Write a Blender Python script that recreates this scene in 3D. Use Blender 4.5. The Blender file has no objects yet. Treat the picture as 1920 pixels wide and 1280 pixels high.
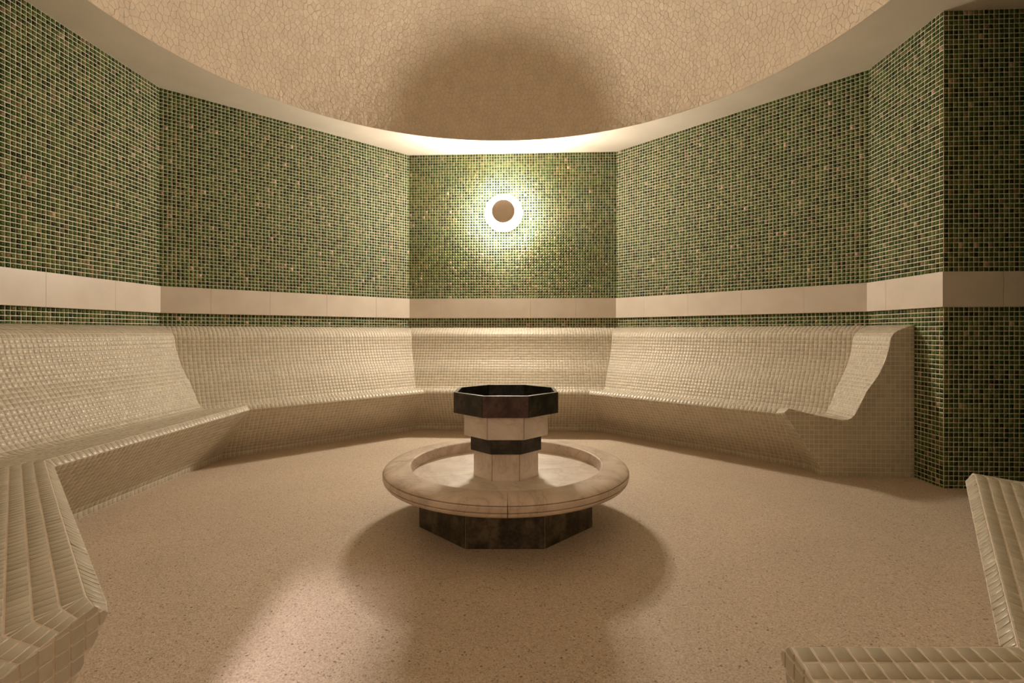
import bpy, bmesh, math, random
import numpy as np
from mathutils import Vector
from mathutils.geometry import delaunay_2d_cdt

random.seed(7)
RNG = np.random.default_rng(11)
SC = bpy.context.scene
COL = SC.collection
U = 1.8                                   # metres per layout unit (ceiling height above the eye)

# ------------------------------------------------------------------ camera
FPX, HOR = 930.0, 622.0
CAM = np.array((0.1373, -1.375, 0.488)) * U
YAW = math.radians(2.8)
cd = bpy.data.cameras.new('camera'); co = bpy.data.objects.new('camera', cd); COL.objects.link(co)
cd.sensor_width = 36; cd.lens = 36 * FPX / 1920
cd.shift_y = (HOR - 640) / 1920
cd.clip_start = 0.02
co.location = CAM; co.rotation_euler = (math.pi / 2, 0, YAW)
SC.camera = co

# ------------------------------------------------------------------ world, lights, exposure
w = bpy.data.worlds.new('world'); SC.world = w; w.use_nodes = True
w.node_tree.nodes['Background'].inputs[0].default_value = (0, 0, 0, 1)
w.node_tree.nodes['Background'].inputs[1].default_value = 0
SC.view_settings.view_transform = 'Standard'
SC.view_settings.look = 'None'
SC.view_settings.gamma = 1
SC.view_settings.use_curve_mapping = False
SC.view_settings.exposure = 0.0
SC.cycles.diffuse_bounces = 7
LAMP_COL = (1.0, 0.87, 0.72)
LAMP_STRENGTH = 350.0
# vestibule downlight behind the doorway
sd = bpy.data.lights.new('vestibule_downlight', 'SPOT'); so = bpy.data.objects.new('vestibule_downlight', sd); COL.objects.link(so)
so.location = np.array((-0.12, -1.90, 1.46)) * U
aim = Vector(np.array((-0.42, -0.62, 0.0)) * U) - so.location
so.rotation_euler = aim.to_track_quat('-Z', 'Y').to_euler()
sd.energy = 400; sd.color = (1.0, 0.83, 0.88); sd.spot_size = math.radians(22); sd.spot_blend = 1.0; sd.shadow_soft_size = 0.035
# added unseen fill light further back in the vestibule, brightens the fountain front
pd = bpy.data.lights.new('vestibule_fill', 'POINT'); po = bpy.data.objects.new('vestibule_fill', pd); COL.objects.link(po)
po.location = np.array((0.35, -2.55, 1.05)) * U
pd.energy = 24; pd.color = (1.0, 0.78, 0.66); pd.shadow_soft_size = 0.18

# ------------------------------------------------------------------ helpers
def project(p):
    p = np.asarray(p, float) - CAM
    c, s = math.cos(YAW), math.sin(YAW)
    X = p[..., 0] * c + p[..., 1] * s
    Z = -p[..., 0] * s + p[..., 1] * c
    Zs = np.where(Z > 0.05, Z, np.nan)
    return 960 + FPX * X / Zs, HOR - FPX * p[..., 2] / Zs

def link(name, me, mat=None, parent=None):
    o = bpy.data.objects.new(name, me); COL.objects.link(o)
    if mat is not None: me.materials.append(mat)
    if parent is not None: o.parent = parent
    return o

def pydata(name, verts, faces, mat=None, parent=None, smooth=False):
    me = bpy.data.meshes.new(name); me.from_pydata([tuple(v) for v in verts], [], [tuple(f) for f in faces])
    me.validate(); me.update()
    if smooth: me.polygons.foreach_set('use_smooth', [True] * len(me.polygons))
    return link(name, me, mat, parent)

def tag(o, label=None, cat=None, kind=None, group=None):
    if label: o['label'] = label
    if cat: o['category'] = cat
    if kind: o['kind'] = kind
    if group: o['group'] = group
    return o

def empty(name, loc=(0, 0, 0), rz=0.0):
    o = bpy.data.objects.new(name, None); COL.objects.link(o); o.location = loc; o.rotation_euler = (0, 0, rz)
    o.empty_display_size = 0.1
    return o

def quads_mesh(name, V, F4, tone=None, mat=None, parent=None):
    """V (n,3), F4 (m,4) -> mesh object, tone per face"""
    me = bpy.data.meshes.new(name)
    n, m = len(V), len(F4)
    me.vertices.add(n); me.vertices.foreach_set('co', np.ascontiguousarray(V, np.float32).ravel())
    me.loops.add(m * 4); me.loops.foreach_set('vertex_index', np.ascontiguousarray(F4, np.int32).ravel())
    me.polygons.add(m)
    me.polygons.foreach_set('loop_start', np.arange(0, m * 4, 4, dtype=np.int32))
    me.polygons.foreach_set('loop_total', np.full(m, 4, np.int32))
    if tone is not None:
        a = me.attributes.new('tone', 'FLOAT', 'FACE'); a.data.foreach_set('value', np.asarray(tone, np.float32))
    me.update(calc_edges=True); me.validate()
    return link(name, me, mat, parent)

def tile_geometry(Q, gap, h, cham, tilt):
    """Q (N,4,3) quads counter-clockwise seen from the visible side -> verts (N,k,3) and the face pattern of one tile"""
    N = len(Q)
    eu = (np.linalg.norm(Q[:, 1] - Q[:, 0], axis=1) + np.linalg.norm(Q[:, 2] - Q[:, 3], axis=1)) / 2
    ev = (np.linalg.norm(Q[:, 3] - Q[:, 0], axis=1) + np.linalg.norm(Q[:, 2] - Q[:, 1], axis=1)) / 2
    nrm = np.cross(Q[:, 2] - Q[:, 0], Q[:, 3] - Q[:, 1]); nrm /= np.linalg.norm(nrm, axis=1)[:, None] + 1e-12
    ta = RNG.normal(0, tilt, N)[:, None]; tb = RNG.normal(0, tilt, N)[:, None]
    def ring(ins, hh, t):
        a = np.clip(ins / np.maximum(eu, 1e-6), 0, .46); b = np.clip(ins / np.maximum(ev, 1e-6), 0, .46)
        out = []
        for (su, sv) in ((0, 0), (1, 0), (1, 1), (0, 1)):
            x = np.where(su == 0, a, 1 - a)[:, None]; y = np.where(sv == 0, b, 1 - b)[:, None]
            p = (1 - x) * (1 - y) * Q[:, 0] + x * (1 - y) * Q[:, 1] + x * y * Q[:, 2] + (1 - x) * y * Q[:, 3]
            hv = hh + t * (ta * (su - .5) * eu[:, None] + tb * (sv - .5) * ev[:, None])
            out.append(p + nrm * hv)
        return np.stack(out, 1)
    rings = [ring(gap / 2, -0.001, 0)]
    if cham > 0:
        rings.append(ring(gap / 2, h - cham * .8, 1)); rings.append(ring(gap / 2 + cham, h, 1))
    else:
        rings.append(ring(gap / 2, h, 1))
    V = np.concatenate(rings, 1)
    k = len(rings); F = []
    for r in range(k - 1):
        for i in range(4):
            j = (i + 1) % 4
            F.append((4 * r + i, 4 * r + j, 4 * r + 4 + j, 4 * r + 4 + i))
    b = 4 * (k - 1); F.append((b, b + 1, b + 2, b + 3))
    return V, np.array(F)

def lay_tiles(Q, mat, parent, gap, h, cham=0.0, tilt=0.01, singles=300, min_px=9.0, stuff_label=None):
    """the tiles that show largest become parts of their own, the rest one stuff part"""
    Q = np.asarray(Q, float); N = len(Q)
    V, F = tile_geometry(Q, gap, h, cham, tilt)
    tone = RNG.random(N)
    k = V.shape[1]
    pick = np.zeros(N, bool)
    if singles:
        x, y = project(Q)
        cx, cy = x.mean(1), y.mean(1)
        nr = np.cross(Q[:, 2] - Q[:, 0], Q[:, 3] - Q[:, 1]); facing = ((CAM - Q.mean(1)) * nr).sum(1) > 0
        d1x, d1y, d2x, d2y = x[:, 2] - x[:, 0], y[:, 2] - y[:, 0], x[:, 3] - x[:, 1], y[:, 3] - y[:, 1]
        area = np.abs(d1x * d2y - d1y * d2x) / 2
        ok = (cx > 0) & (cx < 1920) & (cy > 0) & (cy < 1280) & facing & (np.sqrt(area) > min_px * .8)
        area = np.where(ok, np.nan_to_num(area), 0)
        idx = np.argsort(-area)[:singles]; idx = idx[area[idx] > 0]
        pick[idx] = True
    rest = np.where(~pick)[0]
    for i in np.where(pick)[0]:
        c = Q[i].mean(0)
        o = quads_mesh('tile', V[i] - c, F, np.full(len(F), tone[i]), mat, parent); o.location = c
    if len(rest):
        VV = V[rest].reshape(-1, 3)
        FF = (F[None] + (np.arange(len(rest)) * k)[:, None, None]).reshape(-1, 4)
        o = quads_mesh('mosaic_tiles', VV, FF, np.repeat(tone[rest], len(F)), mat, parent)
        tag(o, stuff_label, kind='stuff')

# ------------------------------------------------------------------ materials
def new_mat(name):
    m = bpy.data.materials.new(name); m.use_nodes = True
    nt = m.node_tree; b = nt.nodes['Principled BSDF']
    return m, nt, b

def ramp(nt, stops, interp='LINEAR'):
    r = nt.nodes.new('ShaderNodeValToRGB'); r.color_ramp.interpolation = interp
    els = r.color_ramp.elements
    while len(els) < len(stops): els.new(0.5)
    for e, (p, c) in zip(els, stops): e.position = p; e.color = (*c, 1)
    return r

def noise(nt, scale, detail=4, rough=0.55, coords='Object'):
    tc = nt.nodes.new('ShaderNodeTexCoord'); n = nt.nodes.new('ShaderNodeTexNoise')
    n.inputs['Scale'].default_value = scale; n.inputs['Detail'].default_value = detail; n.inputs['Roughness'].default_value = rough
    nt.links.new(tc.outputs[coords], n.inputs['Vector'])
    return n

def bump(nt, b, src, strength, dist):
    bp = nt.nodes.new('ShaderNodeBump'); bp.inputs['Strength'].default_value = strength; bp.inputs['Distance'].default_value = dist
    nt.links.new(src, bp.inputs['Height']); nt.links.new(bp.outputs[0], b.inputs['Normal'])

def tone_mat(name, stops, rough, spec=0.5, interp='CONSTANT', mottling=0.0):
    m, nt, b = new_mat(name)
    a = nt.nodes.new('ShaderNodeAttribute'); a.attribute_name = 'tone'
    r = ramp(nt, stops, interp); nt.links.new(a.outputs['Fac'], r.inputs[0])
    out = r.outputs[0]
    if mottling:
        geo = nt.nodes.new('ShaderNodeNewGeometry')
        n = nt.nodes.new('ShaderNodeTexNoise'); n.inputs['Scale'].default_value = 9; n.inputs['Detail'].default_value = 5
        nt.links.new(geo.outputs['Position'], n.inputs['Vector'])
        mr = nt.nodes.new('ShaderNodeMapRange'); mr.inputs[1].default_value = .3; mr.inputs[2].default_value = .7
        mr.inputs[3].default_value = 1 - mottling; mr.inputs[4].default_value = 1 + mottling
        nt.links.new(n.outputs[0], mr.inputs[0])
        mx = nt.nodes.new('ShaderNodeVectorMath'); mx.operation = 'SCALE'
        nt.links.new(out, mx.inputs[0]); nt.links.new(mr.outputs[0], mx.inputs['Scale']); out = mx.outputs[0]
    nt.links.new(out, b.inputs['Base Color'])
    b.inputs['Roughness'].default_value = rough; b.inputs['Specular IOR Level'].default_value = spec
    return m

def noise_mat(name, c1, c2, scale, rough=0.6, bstr=0.0, bdist=0.002, bscale=None, spec=0.4):
    m, nt, b = new_mat(name)
    n = noise(nt, scale); r = ramp(nt, [(0.35, c1), (0.65, c2)]); nt.links.new(n.outputs[0], r.inputs[0])
    nt.links.new(r.outputs[0], b.inputs['Base Color'])
    b.inputs['Roughness'].default_value = rough; b.inputs['Specular IOR Level'].default_value = spec
    if bstr:
        n2 = noise(nt, bscale or scale * 4, 6); bump(nt, b, n2.outputs[0], bstr, bdist)
    return m

GREEN = tone_mat('green_glass_tile', [(0, (.014, .030, .003)), (.12, (.026, .060, .007)), (.34, (.044, .092, .013)), (.52, (.064, .110, .019)),
                                      (.70, (.092, .128, .028)), (.86, (.126, .140, .040)), (.955, (.17, .140, .065)), (.99, (.38, .29, .20))], 0.3, 0.3, mottling=.25)
WGROUT = noise_mat('wall_grout', (.80, .71, .57), (.88, .79, .65), 30, .85)
CREAM = tone_mat('cream_porcelain_tile', [(0, (.525, .475, .37)), (.3, (.55, .50, .39)), (.6, (.575, .52, .41)), (.85, (.60, .545, .43))], 0.36, 0.5, mottling=.06)
BGROUT = noise_mat('bench_grout', (.80, .70, .58), (.88, .78, .65), 40, .85)
PLASTER = noise_mat('soffit_plaster', (.72, .65, .55), (.78, .71, .61), 3, .8, .15, .003, 25)
DOMEG = noise_mat('dome_grout', (.40, .30, .20), (.48, .37, .26), 12, .9)
DOMET = tone_mat('dome_piece', [(0, (.69, .585, .465)), (.35, (.70, .60, .475)), (.7, (.715, .61, .485))], 0.5, 0.4, mottling=.05)
_nt = DOMET.node_tree; _g = _nt.nodes.new('ShaderNodeNewGeometry'); _n = _nt.nodes.new('ShaderNodeTexNoise')
_n.inputs['Scale'].default_value = 14; _n.inputs['Detail'].default_value = 6; _n.inputs['Roughness'].default_value = .6; _n.inputs['Distortion'].default_value = 1.0
_nt.links.new(_g.outputs['Position'], _n.inputs['Vector']); bump(_nt, _nt.nodes['Principled BSDF'], _n.outputs[0], .7, .011)
BANDM = noise_mat('band_marble', (.66, .58, .49), (.72, .64, .55), 5, .35, spec=.5)

def marble(name, base, vein, rough):
    m, nt, b = new_mat(name)
    n = noise(nt, 3.0, 8, .65); n.inputs['Distortion'].default_value = 1.6
    r = ramp(nt, [(.40, base), (.485, tuple(.6 * x + .4 * y for x, y in zip(base, vein))), (.5, vein), (.515, tuple(.6 * x + .4 * y for x, y in zip(base, vein))), (.62, base)])
    nt.links.new(n.outputs[0], r.inputs[0])
    n2 = noise(nt, 9, 6); r2 = ramp(nt, [(.3, (.86, .86, .86)), (.7, (1.06, 1.05, 1.04))]); nt.links.new(n2.outputs[0], r2.inputs[0])
    mx = nt.nodes.new('ShaderNodeMix'); mx.data_type = 'RGBA'; mx.blend_type = 'MULTIPLY'; mx.inputs[0].default_value = 1
    nt.links.new(r.outputs[0], mx.inputs[6]); nt.links.new(r2.outputs[0], mx.inputs[7])
    nt.links.new(mx.outputs[2], b.inputs['Base Color']); b.inputs['Roughness'].default_value = rough
    return m
WMARB = marble('white_marble', (.86, .77, .69), (.68, .56, .47), .3)
RMARB = marble('ring_marble', (.72, .60, .485), (.50, .38, .29), .35)
DISHM = marble('dish_marble', (.84, .75, .64), (.66, .55, .45), .35)

def dark_marble(name, c1, c2, c3):
    m, nt, b = new_mat(name)
    n = noise(nt, 22, 10, .7); r = ramp(nt, [(.38, c1), (.5, c2), (.62, c3)]); nt.links.new(n.outputs[0], r.inputs[0])
    v = nt.nodes.new('ShaderNodeTexVoronoi'); v.feature = 'DISTANCE_TO_EDGE'; v.inputs['Scale'].default_value = 5
    n3 = noise(nt, 4, 6); tc = nt.nodes.new('ShaderNodeTexCoord')
    add = nt.nodes.new('ShaderNodeVectorMath'); add.operation = 'MULTIPLY_ADD'; add.inputs[1].default_value = (.5, .5, .5)
    nt.links.new(n3.outputs['Color'], add.inputs[0]); nt.links.new(tc.outputs['Object'], add.inputs[2]); nt.links.new(add.outputs[0], v.inputs['Vector'])
    vr = ramp(nt, [(0, (.35, .35, .35)), (.012, (0, 0, 0))]); nt.links.new(v.outputs['Distance'], vr.inputs[0])
    mx = nt.nodes.new('ShaderNodeMix'); mx.data_type = 'RGBA'; mx.inputs[7].default_value = (.16, .13, .08, 1)
    nt.links.new(vr.outputs[0], mx.inputs[0]); nt.links.new(r.outputs[0], mx.inputs[6])
    nt.links.new(mx.outputs[2], b.inputs['Base Color']); b.inputs['Roughness'].default_value = .28
    return m
DMARB = dark_marble('dark_green_marble', (.008, .008, .005), (.020, .019, .012), (.05, .044, .03))
DMARB2 = dark_marble('dark_burgundy_marble', (.025, .012, .012), (.055, .026, .024), (.085, .045, .038))
BMARB = dark_marble('plinth_marble', (.018, .014, .008), (.058, .047, .028), (.125, .10, .062))
BJOINT = noise_mat('brown_stone_joint', (.22, .15, .10), (.30, .21, .14), 40, .9)
JOINT = noise_mat('stone_joint', (.55, .45, .34), (.62, .52, .40), 40, .9)

def floor_mat():
    m, nt, b = new_mat('pebble_resin_floor')
    tc = nt.nodes.new('ShaderNodeTexCoord')
    v = nt.nodes.new('ShaderNodeTexVoronoi'); v.inputs['Scale'].default_value = 260
    nt.links.new(tc.outputs['Object'], v.inputs['Vector'])
    sep = nt.nodes.new('ShaderNodeSeparateColor'); nt.links.new(v.outputs['Color'], sep.inputs[0])
    r = ramp(nt, [(0, (.30, .215, .14)), (.07, (.50, .395, .29)), (.35, (.58, .47, .355)), (.7, (.64, .53, .405)), (.95, (.72, .61, .48))])
    nt.links.new(sep.outputs[0], r.inputs[0])
    v2 = nt.nodes.new('ShaderNodeTexVoronoi'); v2.inputs['Scale'].default_value = 90
    nt.links.new(tc.outputs['Object'], v2.inputs['Vector'])
    sep2 = nt.nodes.new('ShaderNodeSeparateColor'); nt.links.new(v2.outputs['Color'], sep2.inputs[0])
    r2 = ramp(nt, [(0, (.45, .40, .34)), (.035, (.45, .40, .34)), (.04, (1, 1, 1))], 'CONSTANT'); nt.links.new(sep2.outputs[1], r2.inputs[0])
    d = nt.nodes.new('ShaderNodeMath'); d.operation = 'LESS_THAN'; d.inputs[1].default_value = .32
    nt.links.new(v2.outputs['Distance'], d.inputs[0])
    mx = nt.nodes.new('ShaderNodeMix'); mx.data_type = 'RGBA'; mx.blend_type = 'MULTIPLY'
    nt.links.new(d.outputs[0], mx.inputs[0]); nt.links.new(r.outputs[0], mx.inputs[6]); nt.links.new(r2.outputs[0], mx.inputs[7])
    n = noise(nt, 1.3, 3); r3 = ramp(nt, [(.3, (.92, .92, .92)), (.7, (1.05, 1.05, 1.05))]); nt.links.new(n.outputs[0], r3.inputs[0])
    mx2 = nt.nodes.new('ShaderNodeMix'); mx2.data_type = 'RGBA'; mx2.blend_type = 'MULTIPLY'; mx2.inputs[0].default_value = 1
    nt.links.new(mx.outputs[2], mx2.inputs[6]); nt.links.new(r3.outputs[0], mx2.inputs[7])
    nt.links.new(mx2.outputs[2], b.inputs['Base Color']); b.inputs['Roughness'].default_value = .6
    bump(nt, b, v.outputs['Distance'], .35, .002)
    return m
FLOORM = floor_mat()

def simple(name, col, rough, metal=0.0):
    m, nt, b = new_mat(name); n = noise(nt, 60, 2); r = ramp(nt, [(.3, tuple(c * .95 for c in col)), (.7, col)])
    nt.links.new(n.outputs[0], r.inputs[0]); nt.links.new(r.outputs[0], b.inputs['Base Color'])
    b.inputs['Roughness'].default_value = rough; b.inputs['Metallic'].default_value = metal
    return m
DISCM = simple('lamp_disc_paint', (.80, .66, .54), .6)
METAL = simple('lamp_metal', (.6, .55, .48), .35, .9)
glow, nt, b = new_mat('lamp_glass_glow')
em = nt.nodes.new('ShaderNodeEmission'); em.inputs[0].default_value = (*LAMP_COL, 1); em.inputs[1].default_value = LAMP_STRENGTH
nt.links.new(em.outputs[0], nt.nodes['Material Output'].inputs[0])

# ------------------------------------------------------------------ room shell
R_IN = 1.405; K = R_IN * math.tan(math.pi / 8)          # octagon inradius and half side
ZC = 1.488; RIM = 1.218; DOME_H = 0.93
DX0, DX1 = -0.195, 0.366                                 # doorway
BX0 = -0.309                                             # end of the long bench
AY = 0.235; AX = 2.05                                    # alcove opening half width and depth
chain = [  # inside wall line, interior on the right hand
    ('wall_front_left_jamb', (DX0, -1.53), False), ('wall_front_left', (DX0, -R_IN), True), ('wall_left_front', (-K, -R_IN), True), ('wall_left', (-R_IN, -K), True),
    ('wall_back_left', (-R_IN, K), True), ('wall_back', (-K, R_IN), True), ('wall_back_right', (K, R_IN), True),
    ('wall_right', (R_IN, K), True), ('wall_alcove_back', (R_IN, AY), True), ('wall_alcove_right', (AX, AY), True),
    ('wall_alcove_front', (AX, -AY), True), ('wall_right_front', (R_IN, -AY), True), ('wall_right_diagonal', (R_IN, -K), True),
    ('wall_front_right', (K, -R_IN), True), ('wall_front_right_jamb', (DX1, -R_IN), False), ('wall_vestibule_back_right', (DX1, -1.53), False),
    ('wall_vestibule_right', (.95, -1.53), False), ('wall_vestibule_front', (.95, -2.8), False), ('wall_vestibule_left', (-.9, -2.8), False),
    ('wall_vestibule_back_left', (-.9, -1.53), False)]
PTS = [np.array(c[1]) * U for c in chain]; NP_ = len(PTS)

def offset(i, d):
    """chain corner i moved d towards the inside (mitred)"""
    a, p, c = PTS[i - 1], PTS[i], PTS[(i + 1) % NP_]
    d1 = (p - a) / np.linalg.norm(p - a); d2 = (c - p) / np.linalg.norm(c - p)
    n1 = np.array((d1[1], -d1[0])); n2 = np.array((d2[1], -d2[0]))
    m = n1 + n2; m /= np.linalg.norm(m)
    return p + m * d / max(.3, m @ n1)

floor = pydata('floor', [(-3.2 * U, -3.2 * U, 0), (3.2 * U, -3.2 * U, 0), (3.2 * U, 2 * U, 0), (-3.2 * U, 2 * U, 0)], [(0, 1, 2, 3)], FLOORM)
tag(floor, 'beige speckled pebble resin floor around the fountain', kind='structure')

NS = 288; cv = []; cf = []
for i in range(NS):
    a = 2 * math.pi * i / NS
    cv += [(RIM * U * math.cos(a), RIM * U * math.sin(a), ZC * U), (3.3 * U * math.cos(a), 3.3 * U * math.sin(a), ZC * U),
           (RIM * U * math.cos(a), RIM * U * math.sin(a), ZC * U + .012)]
for i in range(NS):
    j = (i + 1) % NS
    cf += [(3 * i, 3 * i + 1, 3 * j + 1, 3 * j), (3 * i, 3 * j, 3 * j + 2, 3 * i + 2)]
ceil = pydata('ceiling', cv, cf, PLASTER)
tag(ceil, 'flat cream plaster soffit ring around the dome', kind='structure')

# dome: grout shell and irregular pieces
def dome_pt(t, a, inset=0.0):
    """t 0 at rim .. pi/2 at crown"""
    r, h = RIM * U - inset, DOME_H * U - inset
    return np.array((r * math.cos(t) * math.cos(a), r * math.cos(t) * math.sin(a), ZC * U + h * math.sin(t)))
NT = 90; dv = []; df = []
for k in range(NT):
    for i in range(NS): dv.append(dome_pt(math.pi / 2 * k / NT, 2 * math.pi * i / NS))
dv.append(dome_pt(math.pi / 2, 0))
for k in range(NT - 1):
    for i in range(NS):
        j = (i + 1) % NS; df.append((k * NS + i, (k + 1) * NS + i, (k + 1) * NS + j, k * NS + j))
for i in range(NS): df.append(((NT - 1) * NS + i, NT * NS, (NT - 1) * NS + (i + 1) % NS))
dome = pydata('ceiling_dome', dv, df, DOMEG, smooth=True)
tag(dome, 'cream dome lined with small broken tile pieces', kind='structure')

def build_dome_pieces():
    ts = np.linspace(0, math.pi / 2, 400)
    ds = np.hypot(RIM * U * np.sin(ts), DOME_H * U * np.cos(ts))
    arc = np.concatenate(([0], np.cumsum((ds[1:] + ds[:-1]) / 2 * (ts[1] - ts[0]))))     # arc length from the rim
    Ltot = arc[-1]
    step = 0.047
    pts = []
    n = int(Ltot * 2 / step) + 4
    for i in range(-n // 2 - 1, n // 2 + 2):
        for j in range(-int(n * .6) - 1, int(n * .6) + 2):
            x = (i + .5 * (j % 2)) * step + random.uniform(-.36, .36) * step
            y = j * step * .87 + random.uniform(-.36, .36) * step
            if math.hypot(x, y) < Ltot + step * 2: pts.append((x, y))
    vs, es, fs, *_ = delaunay_2d_cdt([Vector(p) for p in pts], [], [], 0, 1e-6)
    P = np.array([tuple(v) for v in vs]); F = np.array([tuple(f) for f in fs])
    A, B, C = P[F[:, 0]], P[F[:, 1]], P[F[:, 2]]
    # dual cells: circumcentres of the triangles
    def d2(p): return (p * p).sum(1)
    D = 2 * (A[:, 0] * (B[:, 1] - C[:, 1]) + B[:, 0] * (C[:, 1] - A[:, 1]) + C[:, 0] * (A[:, 1] - B[:, 1]))
    cen = np.stack([(d2(A) * (B[:, 1] - C[:, 1]) + d2(B) * (C[:, 1] - A[:, 1]) + d2(C) * (A[:, 1] - B[:, 1])) / D,
                    (d2(A) * (C[:, 0] - B[:, 0]) + d2(B) * (A[:, 0] - C[:, 0]) + d2(C) * (B[:, 0] - A[:, 0])) / D], 1)
    cen = np.where(np.hypot(*(cen - (A + B + C) / 3).T)[:, None] > step, (A + B + C) / 3, cen)
    around = {}
    for ti, f in enumerate(F):
        for v in f: around.setdefault(int(v), []).append(ti)
    cells = []
    for v, tl in around.items():
        if len(tl) < 4: continue
        c = P[v]
        if np.hypot(*c) > Ltot + .85 * step: continue
        q = cen[tl]; ang = np.arctan2(q[:, 1] - c[1], q[:, 0] - c[0]); q = q[np.argsort(ang)]
        rr = np.hypot(q[:, 0], q[:, 1])
        q = q * np.minimum(1, (Ltot - .001) / rr)[:, None]
        m = q.mean(0)
        d = q - m; L = np.linalg.norm(d, axis=1)
        if L.mean() < .009: continue
        q = m + d * np.maximum(.3, 1 - .0011 / np.maximum(L, 1e-4))[:, None]
        kq = [q[0]]
        for p in q[1:]:
            if np.hypot(*(p - kq[-1])) > .0015: kq.append(p)
        if len(kq) < 3: continue
        q = np.array(kq)
        cells.append(q)
    geo = []
    for q in cells:
        ta, tb = random.gauss(0, .018), random.gauss(0, .018); hh = random.uniform(.0016, .0026)
        m = q.mean(0); top = []; bot = []
        for x, y in q:
            s = Ltot - math.hypot(x, y); t = float(np.interp(s, arc, ts)); a = math.atan2(y, x)
            ins = max(.0006, hh + ta * (x - m[0]) + tb * (y - m[1]))
            top.append(dome_pt(t, a, ins)); bot.append(dome_pt(t, a, -.002))
        geo.append((np.array(top), np.array(bot)))
    cen3 = np.array([g[0].mean(0) for g in geo])
    px, py = project(cen3)
    size = []
    for (g, x, y) in zip(geo, px, py):
        gx, gy = project(g[0])
        ok = (0 < x < 1920) and (0 < y < 1280)
        size.append(0 if not ok else .5 * abs(np.dot(gx, np.roll(gy, 1)) - np.dot(gy, np.roll(gx, 1))))
    order = set(np.argsort(-np.nan_to_num(np.array(size)))[:300].tolist())
    def faces(n, base):
        # seen from inside (below): order so that the top polygon faces inwards
        f = [tuple(base + i for i in range(n))]
        for i in range(n):
            j = (i + 1) % n; f.append((base + j, base + i, base + n + i, base + n + j))
        return f
    SV, SF, ST = [], [], []
    for gi, (top, bot) in enumerate(geo):
        n = len(top); tone = random.random()
        # polygon is ccw in the map seen from above -> reverse so that it faces down/inwards
        top = top[::-1]; bot = bot[::-1]
        if gi in order:
            c = top.mean(0)
            o = pydata('mosaic_piece', np.concatenate((top, bot)) - c, faces(n, 0), DOMET, dome); o.location = c
            at = o.data.attributes.new('tone', 'FLOAT', 'FACE'); at.data.foreach_set('value', [tone] * len(o.data.polygons))
        else:
            b0 = len(SV); SV.extend(top); SV.extend(bot); f = faces(n, b0); SF.extend(f); ST.extend([tone] * len(f))
    me = bpy.data.meshes.new('mosaic_pieces'); me.from_pydata([tuple(v) for v in SV], [], SF)
    at = me.attributes.new('tone', 'FLOAT', 'FACE'); at.data.foreach_set('value', ST); me.update()
    o = link('mosaic_pieces', me, DOMET, dome); tag(o, 'broken cream tile pieces lining the dome', kind='stuff')
build_dome_pieces()

# walls
TP = 0.01503 * U; TG = .0050
BAND0, BAND1, BOUT = .566, .675, .010
walls = {}
LBL = {'wall_back': 'green mosaic wall carrying the round lamp', 'wall_back_left': 'green mosaic wall between the lamp wall and the left wall',
       'wall_left': 'green mosaic wall along the left side', 'wall_back_right': 'green mosaic wall between the lamp wall and the alcove corner',
       'wall_right': 'narrow green mosaic wall ending at the alcove corner', 'wall_alcove_back': 'green mosaic alcove wall reaching the floor at right'}
for i, (nm, _, tiled) in enumerate(chain):
    j = (i + 1) % NP_
    a, b_ = PTS[i], PTS[j]; oa, ob = offset(i, -.06 * U), offset(j, -.06 * U)
    z1 = ZC * U
    V = [(*a, 0), (*b_, 0), (*ob, 0), (*oa, 0), (*a, z1), (*b_, z1), (*ob, z1), (*oa, z1)]
    o = pydata(nm, V, [(0, 1, 5, 4), (1, 2, 6, 5), (2, 3, 7, 6), (3, 0, 4, 7), (4, 5, 6, 7), (3, 2, 1, 0)], WGROUT if tiled else PLASTER)
    bm = bmesh.new(); bm.from_mesh(o.data); bmesh.ops.recalc_face_normals(bm, faces=bm.faces); bm.to_mesh(o.data); bm.free()
    tag(o, LBL.get(nm, 'wall ' + ('with green mosaic' if tiled else 'of plain plaster') + ' ' + nm.replace('wall_', '').replace('_', ' ')), kind='structure'); walls[nm] = o
    if not tiled: continue
    d = (b_ - a); L = np.linalg.norm(d); d = d / L
    n = max(1, round(L / TP)); pu = L / n
    bench_here = nm not in ('wall_alcove_back', 'wall_alcove_right', 'wall_alcove_front', 'wall_right', 'wall_right_front')
    zlo = .50 if bench_here else 0.0
    rows = []
    z = ZC                                            # rows hang from the ceiling to the band
    nr = int(round((ZC - BAND1) * U / TP)); pz = (ZC - BAND1) * U / nr
    rows += [(BAND1 * U + k * pz, BAND1 * U + (k + 1) * pz) for k in range(nr)]
    z = BAND0 * U
    while z - TP > zlo * U - TP * .5:
        rows.append((max(z - TP, 0), z)); z -= TP
    if not bench_here and z > .004: rows.append((0, z))
    rows = np.array(rows); k = np.arange(n)
    # seen from inside the wall runs left to right along d
    A3 = np.array((*a, 0)); D3 = np.array((*d, 0))
    u0 = (k * pu)[:, None]; u1 = ((k + 1) * pu)[:, None]
    jit = RNG.normal(0, .0005, (len(rows), n))
    Q = np.zeros((len(rows), n, 4, 3))
    for c, (uu, zi) in enumerate(((u0, 0), (u1, 0), (u1, 1), (u0, 1))):
        Q[:, :, c, :] = A3 + (uu[:, 0][None, :] + jit)[..., None] * D3
        Q[:, :, c, 2] = rows[:, zi][:, None] + RNG.normal(0, .0003, (len(rows), n))
    Q = Q.reshape(-1, 4, 3)
    lay_tiles(Q, GREEN, o, TG, .0018, 0, .012, singles=300 if nm in ('wall_left', 'wall_alcove_back') else 0, min_px=9.5 if nm == 'wall_left' else 9,
              stuff_label='small green glass mosaic tiles')
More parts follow.
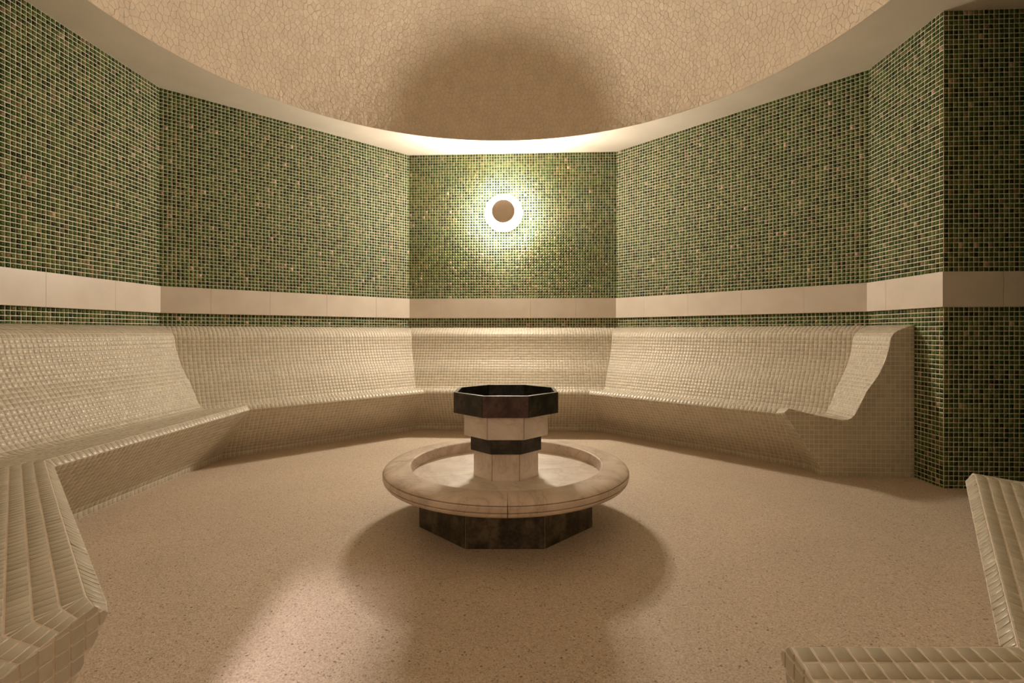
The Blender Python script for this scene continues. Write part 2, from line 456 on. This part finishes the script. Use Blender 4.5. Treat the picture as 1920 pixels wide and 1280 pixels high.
lint = pydata('wall_door_lintel', [(x * U, y * U, z * U) for z in (1.1, ZC) for (x, y) in ((DX0, -1.53), (DX1, -1.53), (DX1, -R_IN), (DX0, -R_IN))],
              [(3, 2, 1, 0), (4, 5, 6, 7), (0, 1, 5, 4), (1, 2, 6, 5), (2, 3, 7, 6), (3, 0, 4, 7)], PLASTER)
tag(lint, 'plaster lintel over the doorway', kind='structure')

# marble band: one trim per wall, slabs as parts
def build_band():
    idx = [i for i, c in enumerate(chain) if c[2]]
    t = 0
    for i in idx:
        j = (i + 1) % NP_; nm = chain[i][0]
        a, b_ = offset(i, .0), offset(j, .0); fa, fb = offset(i, BOUT * U), offset(j, BOUT * U)
        L = np.linalg.norm(b_ - a)
        cuts = [0.0]; x = .18 * U if nm != 'wall_right' else .1 * U
        while x < L - .03 * U: cuts.append(x / L); x += .255 * U * random.uniform(.94, 1.06)
        cuts.append(1.0)
        t += 1
        root = empty('trim_%d' % t, (*((a + b_) / 2), BAND0 * U))
        tag(root, 'pale marble band of slabs across the ' + {'wall_back': 'lamp wall', 'wall_back_left': 'wall just left of the lamp wall', 'wall_left': 'leftmost wall',
            'wall_back_right': 'wall just right of the lamp wall', 'wall_right': 'narrow wall before the alcove corner', 'wall_alcove_back': 'alcove wall'}.get(nm, nm.replace('_', ' ')), kind='structure')
        o3 = np.array((*((a + b_) / 2), BAND0 * U))
        for c0, c1 in zip(cuts[:-1], cuts[1:]):
            g = .0007 / L
            l0 = c0 + (g if c0 > 0 else 0); l1 = c1 - (g if c1 < 1 else 0)
            P = [a + (b_ - a) * l0, a + (b_ - a) * l1, fa + (fb - fa) * l1, fa + (fb - fa) * l0]
            V = [np.array((*p, BAND0 * U)) - o3 for p in P] + [np.array((*p, BAND1 * U)) - o3 for p in P]
            s = pydata('slab', V, [(0, 1, 2, 3), (7, 6, 5, 4), (1, 0, 4, 5), (2, 1, 5, 6), (3, 2, 6, 7), (0, 3, 7, 4)], BANDM, root)
build_band()

# ------------------------------------------------------------------ benches
PROF = np.array([(.0, .5125), (.022, .506), (.048, .4956), (.066, .487), (.0755, .476), (.0805, .4646), (.086, .431), (.0985, .389), (.121, .3407), (.1605, .2844), (.183, .239),
                 (.2, .2055), (.210, .194), (.222, .187), (.245, .184), (.30, .191), (.36, .200), (.405, .208), (.425, .211), (.4355, .206), (.4385, .196), (.432, .184),
                 (.375, .107), (.318, .031), (.312, .022), (.312, 0)])
PROF[:, 0] /= .436
BP = .0156 * U
def resample(P, pitch):
    m = P * np.array((.436, 1.0)) * U
    seg = np.linalg.norm(np.diff(m, axis=0), axis=1); s = np.concatenate(([0], np.cumsum(seg)))
    n = max(1, int(round(s[-1] / pitch))); q = np.linspace(0, s[-1], n + 1)
    return np.stack([np.interp(q, s, P[:, 0]), np.interp(q, s, P[:, 1])], 1)
# rows break at the front edge so that the nosing is one row of tiles
ROWS = np.concatenate([resample(PROF[:19], BP)[:-1], resample(PROF[[18, 20]], BP)[:-1], resample(PROF[20:24], BP)[:-1], resample(PROF[23:], BP)])

def sect(W, P, dz, prof):
    W = np.array(W); P = np.array(P)
    k = prof[:, 0:1]
    xy = W + (P - W) * k
    z = prof[:, 1] + dz * np.clip(k[:, 0], 0, 1) ** 2 * np.clip(prof[:, 1] / .15, 0, 1)
    return np.concatenate((xy, z[:, None]), 1) * U

def clip_poly(poly, x0, x1, z0, z1):
    def cl(p, ax, lim, keep_less):
        out = []
        for i in range(len(p)):
            a, b_ = p[i - 1], p[i]
            ia = a[ax] <= lim if keep_less else a[ax] >= lim; ib = b_[ax] <= lim if keep_less else b_[ax] >= lim
            if ia != ib:
                t = (lim - a[ax]) / (b_[ax] - a[ax]); out.append(a + (b_ - a) * t)
            if ib: out.append(b_)
        return out
    for ax, lim, less in ((0, x1, True), (0, x0, False), (1, z1, True), (1, z0, False)):
        poly = cl(poly, ax, lim, less)
        if len(poly) < 3: return []
    return poly

def build_bench(name, label, sections, ends):
    root = empty(name, (0, 0, 0)); tag(root, label, 'bench')
    NC = 8; V = []; F = []; Q = []
    for (W0, P0, z0), (W1, P1, z1) in zip(sections[:-1], sections[1:]):
        # substrate
        A, B = sect(W0, P0, z0, ROWS), sect(W1, P1, z1, ROWS); n = len(A); b0 = len(V)
        for c in range(NC + 1): V.extend(A + (B - A) * (c / NC))
        for c in range(NC):
            for r in range(n - 1):
                p = b0 + c * n + r; F.append((p, p + 1, p + n + 1, p + n))
        # tiles
        A, B = sect(W0, P0, z0, ROWS), sect(W1, P1, z1, ROWS)
        wd = (np.array(W1) - np.array(W0)); wd = np.array((*(wd / np.linalg.norm(wd)), 0)); mid = (A[0] + B[0]) / 2
        tA = (A - mid) @ wd; tB = (B - mid) @ wd
        lo, hi = int(math.floor(min(tA.min(), 0) / BP)) - 1, int(math.ceil(max(tB.max(), 0) / BP)) + 1
        for r in range(len(A) - 1):
            ph = random.uniform(-.06, .06) * BP
            for k in range(lo, hi):
                c = []
                for rr in (r, r + 1):
                    if tB[rr] - tA[rr] < .004: c = None; break
                    l = min(max(k * BP + ph, tA[rr]), tB[rr]); h = min(max((k + 1) * BP + ph, tA[rr]), tB[rr])
                    c.append([(A[rr] + (B[rr] - A[rr]) * ((x - tA[rr]) / (tB[rr] - tA[rr]))) for x in (l, h)] + [h - l])
                if c is None or max(c[0][2], c[1][2]) < .3 * BP: continue
                Q.append((c[0][0], c[1][0], c[1][1], c[0][1]))
    body = pydata('seat_body', V, F, BGROUT, root, smooth=False)
    # end faces
    ends_tiles = []
    for si, sign in ends:
        W, P, dz = sections[si]
        S = sect(W, P, dz, ROWS); org = np.array((*(np.array(W) * U), 0)); ax = np.array((*((np.array(P) - np.array(W))), 0)); ax /= np.linalg.norm(ax)
        poly2 = [np.array(((p - org) @ ax, p[2])) for p in S] + [np.array((0., 0.))]
        nrm = np.cross(ax, (0, 0, 1)) * sign
        pydata('end_face', [org + ax * p[0] + np.array((0, 0, p[1])) for p in poly2], [list(range(len(poly2)))], BGROUT, root)
        x1 = max(p[0] for p in poly2); z1 = max(p[1] for p in poly2); g = .004
        for iz in range(int(z1 / BP) + 1):
            for ix in range(int(x1 / BP) + 1):
                q = clip_poly(poly2, ix * BP + g / 2, (ix + 1) * BP - g / 2, iz * BP + g / 2, (iz + 1) * BP - g / 2)
                if not q: continue
                qa = np.array(q)
                keep = [0]
                for t in range(1, len(qa)):
                    if np.linalg.norm(qa[t] - qa[keep[-1]]) > .0015: keep.append(t)
                qa = qa[keep]
                if len(qa) < 3: continue
                area = .5 * abs(np.dot(qa[:, 0], np.roll(qa[:, 1], 1)) - np.dot(qa[:, 1], np.roll(qa[:, 0], 1)))
                if area < .12 * BP * BP: continue
                m = qa.mean(0); d = qa - m
                inner = m + d * .93
                low = [org + ax * p[0] + np.array((0, 0, p[1])) - nrm * .001 for p in qa]
                mids = [org + ax * p[0] + np.array((0, 0, p[1])) + nrm * .0012 for p in qa]
                tops = [org + ax * p[0] + np.array((0, 0, p[1])) + nrm * .002 for p in inner]
                ends_tiles.append((low, mids, tops))
    nt_ = len(ends_tiles)
    # choose single end tiles
    cen = np.array([np.mean(t[2], 0) for t in ends_tiles]) if nt_ else np.zeros((0, 3))
    near = set()
    if nt_:
        px, py = project(cen); dist = np.linalg.norm(cen - CAM, axis=1)
        pitch = FPX * BP / dist
        ok = [(pitch[i], i) for i in range(nt_) if 0 < px[i] < 1920 and 0 < py[i] < 1280 and pitch[i] > 14]
        near = set(i for _, i in sorted(ok, reverse=True)[:120])
    SV, SF, ST = [], [], []
    for i, (low, mids, tops) in enumerate(ends_tiles):
        n = len(low); tn = random.random()
        f = [tuple(range(2 * n, 3 * n))]
        for r in range(2):
            for t in range(n):
                u = (t + 1) % n; f.append((r * n + t, r * n + u, (r + 1) * n + u, (r + 1) * n + t))
        vv = np.array(low + mids + tops)
        if i in near:
            o = pydata('tile', vv - cen[i], f, CREAM, root); o.location = cen[i]
            at = o.data.attributes.new('tone', 'FLOAT', 'FACE'); at.data.foreach_set('value', [tn] * len(o.data.polygons))
        else:
            b0 = len(SV); SV.extend(vv); SF.extend([tuple(x + b0 for x in q) for q in f]); ST.extend([tn] * len(f))
    if SV:
        me = bpy.data.meshes.new('end_mosaic_tiles'); me.from_pydata([tuple(v) for v in SV], [], SF)
        at = me.attributes.new('tone', 'FLOAT', 'FACE'); at.data.foreach_set('value', ST); me.update()
        tag(link('end_mosaic_tiles', me, CREAM, root), 'cream mosaic tiles on the bench end', kind='stuff')
    lay_tiles(np.array(Q), CREAM, root, .0040, .0011, .0006, .016, singles=300 - len(near), min_px=9, stuff_label='small cream mosaic tiles of the bench')
    return root

build_bench('tiled_bench', 'long curved-back cream mosaic bench wrapping around beneath the green walls',
            [((BX0, -R_IN), (BX0, -.882), 0), ((-K, -R_IN), (-.328, -.864), 0), ((-R_IN, -K), (-.91, -.35), 0), ((-R_IN, K), (-.94, .44), 0), ((-K, R_IN), (-.399, .97), 0),
             ((K, R_IN), (.385, .968), 0), ((R_IN, K), (.975, .40), .008), ((R_IN, .353), (.9815, .353), .018)], [(0, 1), (7, -1)])
build_bench('tiled_bench', 'short cream mosaic bench in the near right corner beside the alcove',
            [((R_IN, -.36), (.981, -.360), 0), ((R_IN, -K), (.975, -.3675), 0), ((K, -R_IN), (.560, -.905), 0), ((DX1 - .006, -R_IN), (DX1 - .006, -.915), 0)], [(0, 1), (3, -1)])

# ------------------------------------------------------------------ fountain
def build_fountain():
    root = empty('fountain', (.0566 * U, -.0463 * U, 0), YAW); tag(root, 'octagonal striped marble fountain with a round stone basin ring on dark plinth', 'fountain')
    T8 = math.tan(math.pi / 8)
    def octa(r, z0, z1, th, mats, name, core=JOINT, closed_top=True, gap=.0016):
        r *= U; z0 *= U; z1 *= U; th *= U
        for k in range(8):
            a = -math.pi / 2 + k * math.pi / 4
            ho = r * T8 - gap / 2; hi = (r - th) * T8 - gap / 2
            bv = .0012
            V = []
            for z, ins in ((z0, bv), (z0 + bv, 0), (z1 - bv, 0), (z1, bv)):
                V += [(-ho + ins, -(r - ins), z), (ho - ins, -(r - ins), z), (hi, -(r - th), z), (-hi, -(r - th), z)]
            F = []
            for q in range(3):
                for i in range(4):
                    j = (i + 1) % 4; F.append((4 * q + i, 4 * q + j, 4 * q + 4 + j, 4 * q + 4 + i))
            F += [(3, 2, 1, 0), (12, 13, 14, 15)]
            m = mats[k % len(mats)]
            o = pydata('panel', V, F, m, root); o.rotation_euler = (0, 0, a + math.pi / 2)
        if core:
            rc = r - (.003 if closed_top else th * .5)
            ro = rc / math.cos(math.pi / 8)
            P = [(ro * math.cos(-math.pi / 2 + math.pi / 8 + k * math.pi / 4), ro * math.sin(-math.pi / 2 + math.pi / 8 + k * math.pi / 4)) for k in range(8)]
            V = [(*p, z0 + .001) for p in P] + [(*p, z1 - .0015) for p in P]
            F = [(k, (k + 1) % 8, 8 + (k + 1) % 8, 8 + k) for k in range(8)] + [tuple(range(7, -1, -1)), tuple(range(8, 16))]
            pydata(name, V, F, core, root)
    octa(.2165, 0, .104, .02, [BMARB], 'plinth_core', gap=.0032)
    octa(.0842, .1125, .1813, .014, [WMARB], 'lower_block_core', core=BJOINT, gap=.003)
    octa(.0918, .1813, .2212, .014, [DMARB], 'dark_block_core')
    octa(.1088, .2212, .2800, .014, [WMARB], 'upper_block_core', core=BJOINT, gap=.003)
    octa(.1345, .2800, .3330, .0095, [DMARB2, DMARB, DMARB, DMARB, DMARB, DMARB, DMARB, DMARB], 'none', core=None)
    # basin lining: floor of the upper bowl and joint strips behind the panel seams
    r = (.1345 - .0095) * U; ro = (r + .004) / math.cos(math.pi / 8)
    P = [(ro * math.cos(-math.pi / 2 + math.pi / 8 + k * math.pi / 4), ro * math.sin(-math.pi / 2 + math.pi / 8 + k * math.pi / 4)) for k in range(8)]
    V = [(*p, .2805 * U) for p in P] + [(*p, .292 * U) for p in P]
    pydata('bowl_floor', V, [(k, (k + 1) % 8, 8 + (k + 1) % 8, 8 + k) for k in range(8)] + [tuple(range(7, -1, -1)), tuple(range(8, 16))], DMARB, root)
    for k in range(8):
        a = -math.pi / 2 + math.pi / 8 + k * math.pi / 4; c = (.1345 - .0042) * U / math.cos(math.pi / 8); hw = .0032
        V = []
        for z in (.2806 * U, .3325 * U):
            V += [(c + .0052, 0, z), (c, hw, z), (c - .005, 0, z), (c, -hw, z)]
        o = pydata('joint', V, [(0, 1, 5, 4), (1, 2, 6, 5), (2, 3, 7, 6), (3, 0, 4, 7), (3, 2, 1, 0), (4, 5, 6, 7)], JOINT, root); o.rotation_euler = (0, 0, a)
    # ring of four segments
    prof = [(.2504, .1080), (.2504, .1375), (.2515, .1410), (.2545, .1430), (.284, .1430), (.296, .1422), (.306, .1402), (.3135, .1372), (.3180, .1345), (.3195, .1328),
            (.3155, .1322), (.3155, .1314), (.3200, .1308), (.3216, .1290), (.3216, .1205), (.3205, .1184), (.3155, .1179), (.3155, .1170), (.3200, .1164), (.3195, .1130), (.3160, .1080), (.3090, .1040), (.298, .1020), (.2504, .1020)]
    NSEG = 24; n = len(prof)
    for q in range(4):
        a0 = -math.pi / 2 + math.radians(1.2) + q * math.pi / 2; a1 = a0 + math.pi / 2
        g = .0015 / (.3 * U)
        V = []; F = []
        for s in range(NSEG + 1):
            a = a0 + g + (a1 - a0 - 2 * g) * s / NSEG
            V += [(r_ * U * math.cos(a), r_ * U * math.sin(a), z_ * U) for r_, z_ in prof]
        for s in range(NSEG):
            for i in range(n):
                j = (i + 1) % n; F.append((s * n + i, s * n + j, (s + 1) * n + j, (s + 1) * n + i))
        F += [tuple(range(n)), tuple(reversed(range(NSEG * n, NSEG * n + n)))]
        o = pydata('ring_segment', V, F, RMARB, root)
        bm = bmesh.new(); bm.from_mesh(o.data); bmesh.ops.recalc_face_normals(bm, faces=bm.faces); bm.to_mesh(o.data); bm.free()
        for p in o.data.polygons: p.use_smooth = len(p.vertices) == 4
        o.data.set_sharp_from_angle(angle=math.radians(28))
        # dish floor slab
        a0 = -math.pi / 2 + math.radians(14) + q * math.pi / 2; g = .0012
        V = [(0, 0, .1125 * U)]; R = .2504 * U
        arc = [(R * math.cos(a0 + math.pi / 2 * s / 20), R * math.sin(a0 + math.pi / 2 * s / 20)) for s in range(21)]
        mx, my = math.cos(a0 + math.pi / 4) * g, math.sin(a0 + math.pi / 4) * g
        V = [(mx, my, .1125 * U)] + [(x + mx, y + my, .1125 * U) for x, y in arc]
        nn = len(V); V += [(x, y, .105 * U) for x, y, z in V]
        F = [tuple(range(nn)), tuple(reversed(range(nn, 2 * nn)))] + [(i, nn + i, nn + (i + 1) % nn, (i + 1) % nn) for i in range(nn)]
        pydata('dish_slab', V, F, DISHM, root)
    # joint underlay of the dish
    V = [(.256 * U * math.cos(t * math.pi / 24), .256 * U * math.sin(t * math.pi / 24), z) for z in (.1035 * U, .1118 * U) for t in range(48)]
    pydata('dish_bed', V, [tuple(range(47, -1, -1)), tuple(range(48, 96))] + [(t, (t + 1) % 48, 48 + (t + 1) % 48, 48 + t) for t in range(48)], JOINT, root)
build_fountain()

# ------------------------------------------------------------------ wall lamp
def lathe(name, prof, mat, parent, n=48, smooth=True):
    """prof of (r, y) about the -Y axis (towards the room), closed at both ends"""
    V = []; F = []; m = len(prof)
    for s in range(n):
        a = 2 * math.pi * s / n
        V += [(r * math.cos(a), -y, r * math.sin(a)) for r, y in prof]
    for s in range(n):
        t = (s + 1) % n
        for i in range(m - 1): F.append((s * m + i, s * m + i + 1, t * m + i + 1, t * m + i))
    F += [tuple(s * m for s in range(n)), tuple(s * m + m - 1 for s in reversed(range(n)))]
    o = pydata(name, V, F, mat, parent)
    bm = bmesh.new(); bm.from_mesh(o.data); bmesh.ops.recalc_face_normals(bm, faces=bm.faces); bm.to_mesh(o.data); bm.free()
    for p in o.data.polygons: p.use_smooth = smooth and len(p.vertices) == 4
    return o
lamp = empty('wall_lamp', (-.0415 * U, R_IN * U, (.488 + .654) * U)); tag(lamp, 'round glowing wall lamp with a flat disc shade on the back wall', 'lamp')
lathe('back_plate', [(.055 * U, .0), (.060 * U, .015 * U), (.097 * U, .0500 * U), (.1025 * U, .0533 * U)], METAL, lamp)
lathe('stem', [(.014 * U, .080 * U), (.014 * U, .098 * U)], METAL, lamp)
lathe('glass_lens', [(.060 * U, .0536 * U), (.1025 * U, .0538 * U), (.1040 * U, .0585 * U), (.0985 * U, .0690 * U), (.085 * U, .0780 * U), (.060 * U, .0830 * U)], glow, lamp, n=40)
lathe('disc_shade', [(.0620 * U, .0970 * U), (.0640 * U, .0980 * U), (.0640 * U, .1000 * U), (.0600 * U, .1030 * U), (.040 * U, .1065 * U), (.018 * U, .1080 * U)], DISCM, lamp)
